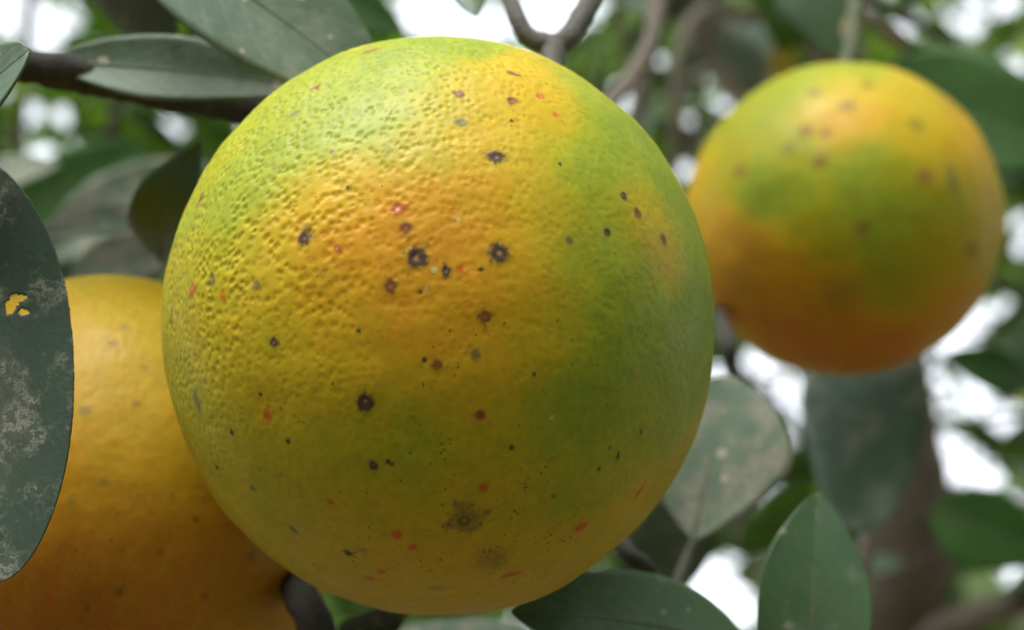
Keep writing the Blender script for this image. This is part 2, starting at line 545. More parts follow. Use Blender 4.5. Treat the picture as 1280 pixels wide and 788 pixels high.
    nrm = u / axes; nrm /= np.linalg.norm(nrm, axis=1)[:, None]
    pts = pts + nrm * h[:, None]
    # the shoulder around the stem sinks a little
    sd = np.array(stem['dir'], dtype=float); sd /= np.linalg.norm(sd)
    ca = u @ sd
    pts -= nrm * (0.0022 * sstep(0.965, 1.0, ca))[:, None]
    W = pts @ CRN.T
    rt = root('orange', c, label, 'orange', group_name)
    me = np_mesh('peel', W, q)
    ca_ = me.color_attributes.new('peel_colour', 'FLOAT_COLOR', 'POINT')
    rgba = np.c_[np.clip(col, 0.01, 0.9), np.clip(speck, 0, 1)].astype(np.float32)
    ca_.data.foreach_set('color', rgba.ravel())
    link('peel', me, PEEL, rt)
    # calyx: five blunt lobes round the stem
    att = sd * axes / np.linalg.norm(sd) - sd * 0.0022
    cw = Vector(CRN @ att) ; nw = Vector(CRN @ sd)
    t1 = nw.orthogonal().normalized(); t2 = nw.cross(t1)
    v = [cw + nw * 0.0016]; segs = 40
    for ring in range(1, 4):
        for s in range(segs):
            a = 2 * math.pi * s / segs
            rr = 0.0052 * ring / 3 * (0.78 + 0.26 * math.cos(5 * a) * (ring / 3))
            v.append(cw + (t1 * math.cos(a) + t2 * math.sin(a)) * rr + nw * (0.0016 - 0.0009 * (ring / 3) ** 2))
    for s in range(segs): v.append(Vector(v[1 + 2 * segs + s]) - nw * 0.0014)
    tr = [(0, 1 + s, 1 + (s + 1) % segs) for s in range(segs)]
    qq = [(1 + r_ * segs + s, 1 + (r_ + 1) * segs + s, 1 + (r_ + 1) * segs + (s + 1) % segs, 1 + r_ * segs + (s + 1) % segs) for r_ in range(3) for s in range(segs)]
    link('calyx', np_mesh('calyx', np.array([tuple(a) for a in v]), qq, tr), STEM_GREEN, rt)
    path = [c + cw + nw * 0.0008] + [c + cw + nw * 0.008] + [Vector(p_) for p_ in stem['path']]
    tube('stem', path, stem['radii'], STEM_GREEN if stem.get('green', True) else BARK_TWIG, rt, n=20, sides=10, rough=0.05, seed=seed)
    return rt


MAIN_ANCH = [
 (550,60,.1),(400,100,.2),(300,150,.3),(460,150,.12),(480,90,.12),(350,130,.25),(640,100,1.0),(590,110,.9),(690,110,1.0),(660,150,1.05),(545,110,.4),(735,125,.3),(765,150,.05),
 (620,185,1.1),(600,215,1.15),(540,190,.6),(470,190,.35),(400,170,.15),(330,200,.2),(270,200,.4),(245,260,.3),(300,260,.2),(360,230,.35),(420,240,1.1),
 (480,240,1.5),(520,270,1.65),(560,290,1.6),(600,260,1.4),(660,230,.9),(700,200,.2),(760,220,.1),(820,230,.1),(700,270,.6),(740,290,.3),(800,270,.75),
 (830,300,1.0),(862,310,.15),(870,380,.0),(790,340,.15),(720,340,.35),(650,330,1.3),(590,350,1.5),(520,350,1.65),(460,330,1.5),(400,300,1.5),(360,290,1.2),
 (330,320,.8),(400,360,1.3),(340,370,.9),(280,330,.6),(240,330,.5),(225,380,.6),(215,440,.5),(250,420,.7),(240,500,.5),(300,420,.8),(350,450,.7),
 (420,420,1.1),(480,420,1.2),(560,410,1.4),(600,420,1.4),(660,400,1.0),(700,420,.5),(760,400,.1),(830,430,.05),(860,480,.1),(640,470,.9),(560,480,1.2),
 (470,500,.9),(400,500,.8),(330,500,.8),(280,560,.6),(350,580,.6),(420,570,.5),(500,540,.25),(530,570,.2),(470,580,.4),(560,540,.5),(600,530,.7),(650,540,.4),
 (700,520,.1),(760,500,.05),(800,540,.2),(840,540,.2),(700,600,.3),(760,600,.4),(800,620,.9),(840,580,.7),(650,620,.7),(600,600,.8),(550,620,.8),(480,630,.8),
 (420,640,.75),(350,640,.55),(320,660,.7),(400,700,.85),(480,720,.95),(560,740,.95),(640,720,.95),(700,690,.85),(760,670,.8),(560,690,1.0),(500,680,.9),(620,680,.85)]
MAIN_LES = [
 (642,92,8,'brown',1.3,0),(574,118,8,'brown'),(640,125,9,'brown'),(676,119,7,'pink'),(695,142,5,'red'),(576,152,8,'grey',1.3,0),(621,196,11,'dark',1.1,0),
 (497,261,10,'pink'),(507,284,8,'brown'),(382,297,11,'dark'),(422,311,6,'pink'),(520,321,15,'dark'),(558,339,7,'dark',1.3,1.6),(575,336,6,'red'),(624,316,14,'dark'),
 (488,358,9,'brown',1.2,1.5),(607,396,10,'brown'),(778,246,6,'dark'),(795,267,8,'brown',1.3,1.3),(759,290,6,'dark'),(712,300,6,'grey'),(828,300,8,'brown',1.3,1.4),
 (594,443,7,'grey'),(547,456,8,'brown'),(457,502,13,'dark'),(333,519,8,'red',1.4,-1.2),(342,428,7,'dark'),(600,519,9,'red'),(600,519,6,'brown'),(467,581,7,'dark'),(485,577,4,'black'),
 (490,580,3,'black'),(360,552,4,'black'),(291,540,5,'black'),(326,493,3,'black'),(448,414,3,'black'),(604,611,8,'red'),(580,650,33,'scar'),(725,658,10,'red',1.2,-.3),(800,614,8,'red',1.8,-.9),
 (366,664,7,'grey',1.4,1.0),(413,628,5,'red'),(497,667,8,'red'),(516,682,7,'red'),(436,693,7,'black'),(452,688,7,'stain',1.5,-.2),(476,716,6,'red'),(461,724,7,'red',1.4,0),
 (240,362,8,'pink',1.4,1.5),(266,350,8,'grey',1.3,1.3),(280,371,6,'red'),(321,356,7,'grey'),(213,397,9,'grey',1.6,1.5),(249,250,9,'brown',1.6,1.2),(247,502,10,'grey',1.6,1.2),
 (265,590,7,'stain',1.5,1.1),(272,584,4,'black'),(316,610,5,'grey'),(795,475,5,'stain'),(772,570,4,'black',1.4,1.5),(762,560,3,'brown'),(690,523,3,'pale'),(367,142,6,'grey',1.4,-.4),
 (395,108,6,'brown',1.5,-.6),(462,65,8,'brown',1.8,-.2),(615,700,24,'stain'),(640,718,10,'red',1.6,0),(533,360,3,'pale'),(543,337,4,'pale'),(573,274,3,'pale'),(385,285,8,'stain'),
 (545,735,8,'stain',1.6,0),(640,150,3,'black'),(700,205,3,'black'),(415,190,4,'brown'),(435,235,3,'black'),(525,365,3,'black'),(601,337,3,'black'),(530,450,3,'black'),(640,560,4,'black'),
 (692,620,4,'grey'),(748,586,3,'black'),(690,575,5,'stain',2.0,-.5),(855,240,3,'black'),(668,468,3,'black'),(802,540,3,'black',1.5,1.5)]
MAIN_CLU = [(540,545,30,.9),(560,575,34,.9),(670,605,38,.9),(640,640,40,.6),(450,690,40,.8),(400,700,40,.6),(620,700,45,.7),(545,700,40,.7),(350,600,40,.5),(700,665,40,.7),(480,640,40,.6),(560,445,26,.4),(600,430,20,.4)]


def main_rough(u):
    # the rind is coarse towards one shoulder, smooth on the other flank
    g = u @ np.array((-0.62, 0.66, 0.30))
    return 0.30 + 0.85 * sstep(0.25, 0.95, g)


junction = P(693, 58, 0.287)
make_orange('large half-ripe orange, green and yellow, peppered with dark sunken spots and one brown scar',
            550, 407.6, 0.257, (0.0399, 0.0419, 0.0405), 300, MAIN_ANCH, MAIN_LES, MAIN_CLU, 30, None, 11,
            {'dir': (0.36, 0.80, -0.50), 'path': [junction], 'radii': [0.0021, 0.0019, 0.0021], 'green': False}, 15500, 0.00014, main_rough)

LEFT_ANCH = [(150,360,.9),(120,400,1.15),(170,420,.85),(140,500,1.1),(180,560,.95),(250,600,.95),(100,600,1.5),(150,680,1.7),(250,700,1.75),(60,740,1.9),
             (330,700,1.6),(300,770,1.2),(200,780,1.95),(30,560,1.5),(30,450,1.4)]
LEFT_LES = [(107,514,9,'grey'),(142,430,7,'brown'),(170,505,7,'brown'),(62,747,9,'red'),(155,410,6,'grey'),(315,695,8,'grey'),(245,650,5,'black'),(90,625,6,'grey'),(130,605,5,'grey'),
            (110,760,6,'brown'),(200,690,5,'brown'),(255,745,6,'brown'),(150,740,5,'black'),(215,620,4,'grey'),(180,460,5,'grey')]
LES_GAIN = 0.6
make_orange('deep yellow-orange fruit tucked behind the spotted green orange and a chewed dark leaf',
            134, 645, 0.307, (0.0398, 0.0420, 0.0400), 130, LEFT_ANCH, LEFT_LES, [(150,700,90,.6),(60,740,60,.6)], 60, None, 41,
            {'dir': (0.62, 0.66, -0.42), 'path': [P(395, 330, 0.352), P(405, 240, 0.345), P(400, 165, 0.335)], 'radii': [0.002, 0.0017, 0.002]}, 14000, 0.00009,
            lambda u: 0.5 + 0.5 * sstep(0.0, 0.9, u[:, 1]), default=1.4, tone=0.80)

BACK_ANCH = [(1060,85,.35),(920,150,.4),(900,200,.5),(950,130,.3),(1000,110,.3),(1060,150,1.25),(1050,115,.8),(1000,200,.4),(975,240,.05),(1080,210,.2),(1130,230,.35),(1100,260,.05),(1150,190,.85),
             (1200,210,1.1),(1190,240,.35),(1235,260,.9),(1210,150,1.3),(1150,110,.8),(875,230,1.1),(890,310,1.35),(960,330,1.6),(1000,350,1.5),(1040,340,1.2),(1050,300,.3),(1110,310,.25),
             (1150,330,.5),(1190,320,.8),(1100,360,.5),(930,380,1.7),(1000,430,1.9),(1100,440,1.9),(1180,390,1.5),(1060,400,1.7),(1000,290,.5),(1170,350,1.0)]
BACK_LES = [(1060,133,10,'brown'),(1006,163,9,'brown'),(1032,166,7,'brown'),(1025,200,9,'brown'),(925,213,8,'brown'),(1145,155,9,'grey'),(1155,222,11,'brown'),(1192,228,13,'grey',1.6,1.2),
            (1078,285,9,'brown'),(1214,313,9,'brown'),(1018,115,8,'brown'),(1085,106,7,'brown'),(940,305,30,'stain'),(925,350,22,'stain'),(1050,365,24,'stain'),(1185,130,22,'stain'),(985,185,8,'grey')]
LES_GAIN = 0.65
LES_SIZE = 0.9
make_orange('mottled yellow-green orange with a brownish underside, hanging alone in front of a deep green leaf',
            1053, 275, 0.444, (0.0396, 0.0394, 0.0396), 110, BACK_ANCH, BACK_LES, [], 21, None, 71,
            {'dir': (0.05, 0.80, -0.60), 'path': [P(1062, 62, 0.485), P(1068, 5, 0.50), P(1072, -70, 0.52)], 'radii': [0.0022, 0.0018, 0.0022]}, 12000, 0.00013,
            lambda u: 0.5 + 0 * u[:, 1])

make_orange('small far-off yellow orange among grey twigs, half hidden by leaves',
            952, 62, 1.95, (0.036, 0.036, 0.036), 40, [(950,55,.7),(960,75,1.2),(940,80,.7)], [], [], 20, None, 91,
            {'dir': (0.1, 0.9, -0.3), 'path': [P(955, -10, 1.99), P(958, -60, 2.0)], 'radii': [0.003, 0.0025, 0.003]}, 0, 0, lambda u: 0 * u[:, 1])

# ------------------------------------------------------------------ the orange tree they hang from
trunk_xy = P(1135, 700, 1.35)
TREE = root('orange_tree', (trunk_xy.x, trunk_xy.y, 0.0), 'orange tree with grey twigs and dusty leaves, bearing the hanging spotted oranges', 'tree')


def leaf(base, tip, width, roll, mat, bend=0.0, fold=0.12, p=0.85, q=0.75, nu=10, nv=26, wav=0.02, seed=0, hole=None, to=None, rag=0.0, rib=True, pos3=False, nrm=None, jag=0.0, twist=0.0, thick=0.00028, ribw=1.0):
    """one leaf of the tree: blade plus midrib; base and tip are photo pixels with a depth (or points)"""
    b = Vector(base) if pos3 else P(*base); e = Vector(tip) if pos3 else P(*tip)
    L = (e - b).length; a = (e - b) / L
    if nrm is None:
        nrm = (CAM - (b + e) / 2).normalized()
    n0 = (nrm - a * nrm.dot(a)).normalized()
    n0 = Matrix.Rotation(math.radians(roll), 3, a) @ n0
    s0 = a.cross(n0)
    rng = np.random.RandomState(seed)
    f1, f2 = rng.rand(2) * 6.28
    vv = np.linspace(0, 1, nv + 1)
    prof = np.sin(np.pi * np.clip(vv, 0, 1) ** p) ** q
    prof = np.maximum(prof, 0.02)
    B, A_, N_, S_ = (np.array(x) for x in (b, a, n0, s0))
    cen = B[None] + A_[None] * (vv * L)[:, None] + N_[None] * (bend * L * np.sin(np.pi * vv))[:, None]
    verts = []; uvs = []
    for i, v in enumerate(vv):
        tw = twist * (v - 0.5)
        Sv = S_ * math.cos(tw) + N_ * math.sin(tw); Nv = N_ * math.cos(tw) - S_ * math.sin(tw)
        for j in range(nu + 1):
            x = -1 + 2 * j / nu
            hw = width / 2 * prof[i]
            ed = 1.0 + wav * 1.2 * math.sin(11 * v + f1 + x) - rag * rng.rand() * (abs(x) > 0.9)
            if jag and x > 0: ed -= jag * max(0, math.sin(v * 21 + f2)) ** 3
            z = fold * abs(x) ** 1.4 * hw + wav * width * math.sin(7 * v + f2 + (x > 0) * 1.7) * x * x * prof[i]
            verts.append(cen[i] + Sv * (x * hw * ed) + Nv * z)
            uvs.append((0.5 + x / 2, v))
    verts = np.array(verts)
    i = (np.arange(nv)[:, None] * (nu + 1) + np.arange(nu)[None, :]).ravel()
    quads = np.c_[i, i + 1, i + nu + 2, i + nu + 1]
    if hole is not None:
        fc = verts[quads].mean(1)
        hx, hy, _ = proj(fc)
        keep = np.ones(len(quads), dtype=bool)
        nz = fbm(np.c_[hx / 6, hy / 6, hx * 0], 2, 5)
        for (cx, cy, rx, ry) in hole:
            keep &= ((hx - cx) / rx) ** 2 + ((hy - cy) / ry) ** 2 > 0.45 + 1.1 * nz
        quads = quads[keep]
    loc = np.array(TREE.location)
    me = np_mesh('leaf', verts - loc, quads)
    uvl = me.uv_layers.new(name='UVMap')
    vi = np.zeros(len(me.loops), dtype=np.int32); me.loops.foreach_get('vertex_index', vi)
    uvl.data.foreach_set('uv', np.array(uvs, dtype=np.float32)[vi].ravel())
    o = link('leaf', me, mat, TREE)
    md = o.modifiers.new('thickness', 'SOLIDIFY'); md.thickness = thick; md.offset = 0
    if rib:
        off = N_ * 0.00012
        path = [Vector(cen[k] + off) for k in range(0, nv + 1, max(1, nv // 12))]
        pre = []
        if to is not None:
            t_ = Vector(to)
            pre = [t_, t_.lerp(path[0], 0.5) + Vector((0, 0, -0.0006))]
        k_ = max(0.5, min(1.0, width / 0.03)) * ribw
        v, q_, tr = tube_data(pre + path, [0.0007 * k_, 0.0006 * k_, 0.0004 * k_, 0.0002 * k_, 0.0001], 6)
        link('midrib', np_mesh('midrib', v - loc, q_, tr), STEM_GREEN, o)
    return o


def twig(pts, radii, mat=BARK_TWIG, name='twig', n=30, sides=9, rough=0.12, seed=1):
    return tube(name, pts, radii, mat, TREE, n, sides, rough, seed)


# trunk and limbs
TR0 = Vector((trunk_xy.x, trunk_xy.y, -0.03))
fork = P(1080, 330, 1.42)
twig([TR0, P(1150, 1150, 1.36), P(1138, 730, 1.35), P(1118, 520, 1.38), fork], [0.052, 0.042, 0.036, 0.033, 0.030], BARK_TRUNK, 'trunk', 40, 16, 0.10, 3)
limb_top = P(900, -260, 0.80)
twig([fork, P(1060, 150, 1.36), P(1010, -80, 1.10), limb_top], [0.028, 0.022, 0.017, 0.013], BARK_GREY, 'limb', 30, 12, 0.10, 4)
limb_front = P(800, -210, 0.42)
twig([limb_top, P(850, -270, 0.6), limb_front], [0.012, 0.009, 0.006], BARK_GREY, 'limb', 24, 10, 0.10, 5)
limb_left = P(330, -420, 0.9)
twig([fork, P(900, 60, 1.5), P(660, -230, 1.25), limb_left, P(-150, -380, 0.75)], [0.026, 0.02, 0.016, 0.012, 0.007], BARK_GREY, 'limb', 34, 12, 0.10, 6)
twig([P(1138, 900, 1.352), P(1165, 800, 1.1), P(1280, 748, 0.98), P(1480, 640, 0.85), P(1700, 420, 0.8)], [0.014, 0.0095, 0.0085, 0.007, 0.004], BARK_TAN, 'limb', 30, 10, 0.1, 7)
# twigs above the big orange
twig([limb_front, P(765, -70, 0.32), P(738, 0, 0.298), P(712, 45, 0.289), junction], [0.0042, 0.0024, 0.0019, 0.0018, 0.0020], BARK_TWIG, seed=8)
tw1_end = P(585, -120, 0.315)
twig([junction, P(662, 47, 0.288), P(646, 22, 0.29), P(630, -20, 0.298), tw1_end], [0.0019, 0.0016, 0.0015, 0.0014, 0.0010], BARK_TWIG, seed=9)
# dark branch to the left, coming down from the limb behind
twig([P(835, -60, 0.62), P(805, 70, 0.54), P(700, 175, 0.43), P(520, 185, 0.36)], [0.003, 0.0025, 0.0023, 0.0026], BARK_TAN, 'branch', 24, 10, 0.12, 26)
twig([P(520, 185, 0.36), P(400, 165, 0.335), P(312, 136, 0.318), P(215, 118, 0.305), P(120, 97, 0.295), P(20, 80, 0.290), P(-120, 60, 0.285), P(-300, -30, 0.30)],
     [0.0026, 0.0027, 0.0029, 0.0031, 0.0032, 0.0030, 0.0027, 0.0015], BARK_DARK, 'branch', 60, 12, 0.18, 10)
twig([limb_top, P(860, -130, 0.70), P(835, -60, 0.62)], [0.007, 0.005, 0.004], BARK_GREY, seed=11)
# stem of the hanging back orange reaches the limb
twig([P(1072, -70, 0.52), P(1030, -190, 0.66), limb_top], [0.0022, 0.004, 0.006], BARK_GREY, seed=12)
# grey twigs beside the far orange
twig([P(1010, -80, 1.10), P(955, 14, 0.98), P(885, 14, 0.92), P(852, 55, 0.90), P(846, 140, 0.90), P(840, 260, 0.92)], [0.006, 0.0048, 0.0045, 0.004, 0.0036, 0.002], BARK_GREY, seed=13)
twig([limb_top, P(835, -60, 0.72), P(818, 40, 0.70), P(800, 130, 0.70), P(780, 260, 0.72)], [0.006, 0.0045, 0.0035, 0.003, 0.002], BARK_GREY, seed=14)
twig([P(846, 110, 0.90), P(900, 88, 0.94), P(945, 120, 1.0), P(985, 160, 1.04)], [0.0035, 0.003, 0.0028, 0.002], BARK_GREY, seed=15)
twig([P(1010, -80, 1.10), P(965, -50, 1.6), P(958, -60, 2.0)], [0.006, 0.004, 0.003], BARK_GREY, seed=16)
twig([P(1068, 5, 0.50), P(1100, 35, 0.52), P(1140, 60, 0.55)], [0.0016, 0.0013, 0.0008], BARK_GREY, seed=17)
# twig hanging below the back orange and the low twigs
low_a = P(905, 410, 0.405)
twig([P(840, 260, 0.92), P(870, 330, 0.60), low_a, P(914, 455, 0.385), P(921, 500, 0.385), P(900, 610, 0.378), P(872, 664, 0.352), P(857, 702, 0.332), P(843, 740, 0.318), P(835, 790, 0.31)],
     [0.002, 0.0018, 0.0017, 0.0016, 0.0014, 0.0011, 0.0010, 0.0011, 0.0012, 0.0012], BARK_DARK, seed=18, n=50)
twig([P(835, 790, 0.31), P(812, 716, 0.305), P(783, 688, 0.303), P(740, 620, 0.32), P(640, 560, 0.36)], [0.0016, 0.0015, 0.0015, 0.0014, 0.001], BARK_DARK, seed=19)
twig([P(835, 790, 0.31), P(900, 900, 0.34), P(1040, 960, 0.5), P(1150, 900, 1.358)], [0.0017, 0.0025, 0.004, 0.008], BARK_TWIG, seed=20)
twig([P(1150, 300, 0.60), P(1125, 520, 0.56), P(1098, 610, 0.54), P(1082, 690, 0.54), P(1074, 760, 0.55), P(1060, 900, 0.56), P(1040, 960, 0.5)], [0.0012, 0.0018, 0.0024, 0.0026, 0.0026, 0.0028, 0.003], BARK_GREY, seed=21)
# thick dark twig under the big orange
twig([P(340, 560, 0.375), P(352, 680, 0.315), P(372, 735, 0.287), P(398, 790, 0.278), P(450, 900, 0.29), P(640, 990, 0.33), P(900, 900, 0.34)], [0.002, 0.0026, 0.0029, 0.0029, 0.0026, 0.0024, 0.0025], BARK_DARK, 'branch', 40, 12, 0.2, 22)

# leaves close to the lens, one by one
leaf((150, -110, .285), (486, 128, .283), .0245, -34, L_DUSTY, bend=.03, fold=.10, p=.9, q=.62, nu=14, nv=40, seed=1, to=P(90, -150, .288))
twig([P(-120, 60, .285), P(-60, -90, .288), P(90, -150, .288)], [.0018, .0015, .001], BARK_TWIG, seed=25)
leaf((60, 77, .293), (392, 112, .292), .0120, -28, L_DUSTY, bend=.03, fold=.2, p=.9, q=.8, nu=12, nv=36, seed=2, to=P(20, 80, .29))
leaf((-150, 260, .250), (38, 62, .232), .0150, -52, L_DUSTY, bend=.04, fold=.15, p=1.0, q=.55, nu=12, nv=30, seed=3, to=P(-300, 120, .29))
twig([P(-300, -30, .30), P(-300, 120, .29), P(-180, 130, .27)], [.0015, .0013, .001], BARK_TWIG, seed=23)
leaf((-56, 195, .246), (-2, 728, .226), .0262, 10, L_DARK, bend=-.02, fold=.08, p=.88, q=.50, nu=110, nv=240, wav=.008, seed=4, to=P(-180, 130, .27), hole=[(13, 384, 7, 9), (23, 373, 11, 5), (18, 379, 8, 5), (29, 391, 7, 4.5)], rag=.01)
leaf((200, 326, .325), (252, 176, .305), .0150, -25, L_GREEN, bend=.10, fold=.12, p=.7, q=.9, nu=14, nv=40, wav=.06, jag=.28, seed=5, to=P(320, 330, .37))
twig([P(400, 165, .335), P(350, 250, .37), P(320, 330, .37)], [.0015, .0012, .001], BARK_TWIG, seed=24)
leaf((55, 318, .62), (262, 205, .58), .0260, -35, L_MILDEW, bend=.04, fold=.3, seed=6, to=P(20, 330, .66))
leaf((30, 300, .37), (232, 276, .36), .0095, -50, L_MILDEW, bend=.05, fold=.3, seed=7)
leaf((0, 285, .66), (185, 180, .63), .026, -25, L_DEEP, bend=.03, seed=8)
leaf((-60, 240, .62), (75, 205, .60), .016, -45, L_MILDEW, bend=.03, seed=9)
leaf((90, 345, .43), (245, 300, .41), .014, -10, L_MILDEW, bend=.03, seed=10)
leaf((866, 676, .338), (914, 470, .345), .0300, -8, L_MILDEW, bend=.03, fold=.10, p=1.22, q=.72, ribw=.45, nu=14, nv=40, seed=11, to=P(862, 686, .335))
leaf((1005, 905, .284), (1022, 617, .294), .0190, 10, L_GREEN, bend=.04, fold=.12, p=.92, q=.72, nu=40, nv=90, seed=12, to=P(900, 900, .34))
leaf((935, 808, .285), (640, 766, .270), .0175, 26, L_GREEN, bend=.06, fold=.12, p=.9, q=.72, nu=14, nv=44, seed=13, to=P(900, 900, .34))
leaf((1078, 400, .490), (1082, 668, .446), .0335, 12, L_TEAL, bend=-.03, fold=.12, p=.75, q=.52, nu=12, nv=30, ribw=.5, seed=14, to=P(1125, 520, .56).lerp(P(1150, 300, .60), .4))
leaf((1085, 110, .58), (1345, 190, .545), .041, -18, L_DEEP, bend=.05, fold=.1, q=.65, nu=12, nv=30, seed=15, to=P(1140, 60, .55))
leaf((330, -35, .50), (505, 38, .48), .019, -10, L_DEEP, bend=.04, seed=16)
leaf((990, -70, .53), (1052, 72, .515), .021, 10, L_GREEN, bend=.04, seed=17, to=P(1072, -70, .52))
leaf((585, -60, .315), (596, 21, .305), .0085, 20, L_GREEN, bend=.04, seed=18, to=P(600, -85, .312))
leaf((425, 790, .31), (515, 748, .305), .0085, 45, L_DARK, bend=.05, fold=.4, seed=19, to=P(398, 790, .278))
leaf((690, 800, .40), (455, 800, .38), .0085, 30, L_MILDEW, bend=.03, seed=20)
leaf((500, 830, .42), (580, 762, .41), .013, 25, L_BRIGHT, bend=.03, seed=21)
leaf((1085, 0, .515), (1068, 75, .51), .008, 50, L_DRY, bend=.1, fold=.5, seed=22, to=P(1068, 5, .50))
leaf((1095, 20, .54), (1145, 60, .55), .006, 30, L_DRY, bend=.1, fold=.4, seed=23)
leaf((930, 690, .47), (1010, 600, .46), .014, 40, L_BRIGHT, bend=.03, seed=24)
leaf((800, 745, .52), (870, 600, .50), .026, 20, L_DUSTY, bend=.04, seed=25)
leaf((915, 10, 1.55), (962, 78, 1.52), .036, -10, L_TEAL, bend=.04, seed=28, to=P(965, -50, 1.6))
leaf((1290, 480, .62), (1180, 445, .60), .016, 20, L_DEEP, bend=.04, seed=26)
leaf((1165, 640, .72), (1310, 690, .70), .034, 0, L_DEEP, bend=.04, seed=27)

# ------------------------------------------------------------------ gaps where the sky shows
GAPS = [(520,12,30),(560,20,38),(600,25,38),(680,25,42),(716,10,28),(745,0,10),(15,12,26),(45,46,30),(58,18,22),
        (945,455,20),(975,480,22),(985,520,18),(965,500,22),(893,470,14),(985,545,8),
        (1225,395,12),(1205,420,18),(1188,435,14),(1160,478,15),(1170,500,15),(1225,485,18),(1258,522,15),(1235,515,12),
        (1160,580,15),(1185,590,12),(1215,585,20),(1238,605,12),(1135,622,10),(1155,605,10),(1195,560,9),
        (905,742,32),(872,716,13),(932,772,16),(848,716,10),(795,668,8),(652,772,9),(680,782,14),(830,700,8),
        (1215,0,9),(1262,2,11),(1207,30,7),(1272,85,7),(770,108,9),(856,213,7),(906,134,4),
        (75,146,5),(27,173,6.5),(51,191,6.5),(31,147,4),(96,27,5),(220,158,3),(55,272,6),(1024,58,3.5),(1101,0,6),
        (1256,380,4.5),(1276,276,4),(1276,310,6),(964,631,6.5),(1225,651,3.5),(1147,690,4),(1238,701,7),(1262,715,7),(1096,755,6),(1160,610,6),(1200,510,5),(1180,545,4)]
rg = np.random.RandomState(77)
for (x0, x1, y0, y1, m) in ((0, 210, 120, 300, 9), (1120, 1280, 0, 330, 12), (750, 880, 60, 200, 5), (1100, 1280, 440, 780, 12), (920, 1000, 560, 690, 4)):
    for _ in range(m):
        GAPS.append((rg.uniform(x0, x1), rg.uniform(y0, y1), rg.uniform(2.0, 5.0)))
for _ in range(60):                                   # the same sprinkling of gaps carries on outside the view
    a, b = rg.uniform(-1500, 2800), rg.uniform(-1000, 1500)
    if -30 < a < 1310 and -30 < b < 820: continue
    GAPS.append((a, b, rg.choice([5, 7, 10, 20, 35])))
GAPS = np.array(GAPS, dtype=float)
GAPS[GAPS[:, 2] < 7.5, 2] *= 1.35


def clear_of_gaps(cen, axis, side, hl, hw, grow=0.0):
    """mask of leaves (centre, unit axis, unit side, half length, half width) that leave the gaps open"""
    x, y, d = proj(cen)
    xa, ya, _ = proj(cen + axis * hl[:, None]); xs, ys, _ = proj(cen + side * hw[:, None])
    ok = np.ones(len(x), dtype=bool)
    e1 = np.c_[xa - x, ya - y]; e2 = np.c_[xs - x, ys - y]
    la = np.maximum(np.linalg.norm(e1, axis=1), 1e-3); lb = np.maximum(np.linalg.norm(e2, axis=1), 1e-3)
    det = e1[:, 0] * e2[:, 1] - e1[:, 1] * e2[:, 0]
    det = np.where(np.abs(det) < 1e-2, 1e-2, det)
    hmin = np.maximum(np.abs(det) / np.maximum(la, lb), 0.5)
    for gx, gy, gr in GAPS:
        dx = gx - x; dy = gy - y
        a = (dx * e2[:, 1] - dy * e2[:, 0]) / det; b = (e1[:, 0] * dy - e1[:, 1] * dx) / det
        ga = (gr + grow) / la; gb = (gr + grow) / hmin
        ok &= ((a / (1 + ga)) ** 2 + (b / (1 + gb)) ** 2 > 0.88) | (d < 0.1)
    return ok


# ------------------------------------------------------------------ mid-distance twigs of the same tree, each with its leaves
def leafy_twig(pts, radii, nl, size, mats, seed, up=0.5, mat=BARK_TWIG):
    rng = np.random.RandomState(seed)
    path = smooth_path(pts, 30)
    twig(pts, radii, mat, seed=seed)
    for k in range(nl):
        f = 0.12 + 0.86 * (k + rng.rand() * 0.6) / nl
        i = min(int(f * (len(path) - 1)), len(path) - 2)
        p0 = path[i]; t = (path[i + 1] - path[i]).normalized()
        for tries in range(8):
            side = Vector(rng.normal(size=3)); side = (side - t * side.dot(t)).normalized()
            dr = (side * 0.85 + t * 0.45 + Vector((0, 0, -0.25 + 0.3 * rng.rand()))).normalized()
            L = size * rng.uniform(0.75, 1.2); Wd = L * rng.uniform(0.42, 0.55)
            b = p0 + dr * 0.012; e = b + dr * L
            nr = (Vector((rng.normal() * 0.45, rng.normal() * 0.45 - 0.15, 1.0))).normalized()
            n0 = (nr - dr * nr.dot(dr)).normalized(); s0 = dr.cross(n0)
            ok = clear_of_gaps(np.array([(b + e) / 2]), np.array([dr]), np.array([s0]), np.array([L / 2]), np.array([Wd / 2]), grow=7)[0]
            if ok:
                leaf(b, e, Wd, 0, mats[rng.randint(len(mats))], bend=rng.uniform(-.02, .08), fold=rng.uniform(.1, .35), nu=6, nv=12, seed=seed * 50 + k, pos3=True, nrm=nr, to=p0, rib=True)
                break


MX = [L_GREEN, L_DUSTY, L_DEEP, L_GREEN, L_BRIGHT]
MG = [L_DUSTY, L_GREEN, L_MILDEW]
T1 = P(660, -230, 1.25)
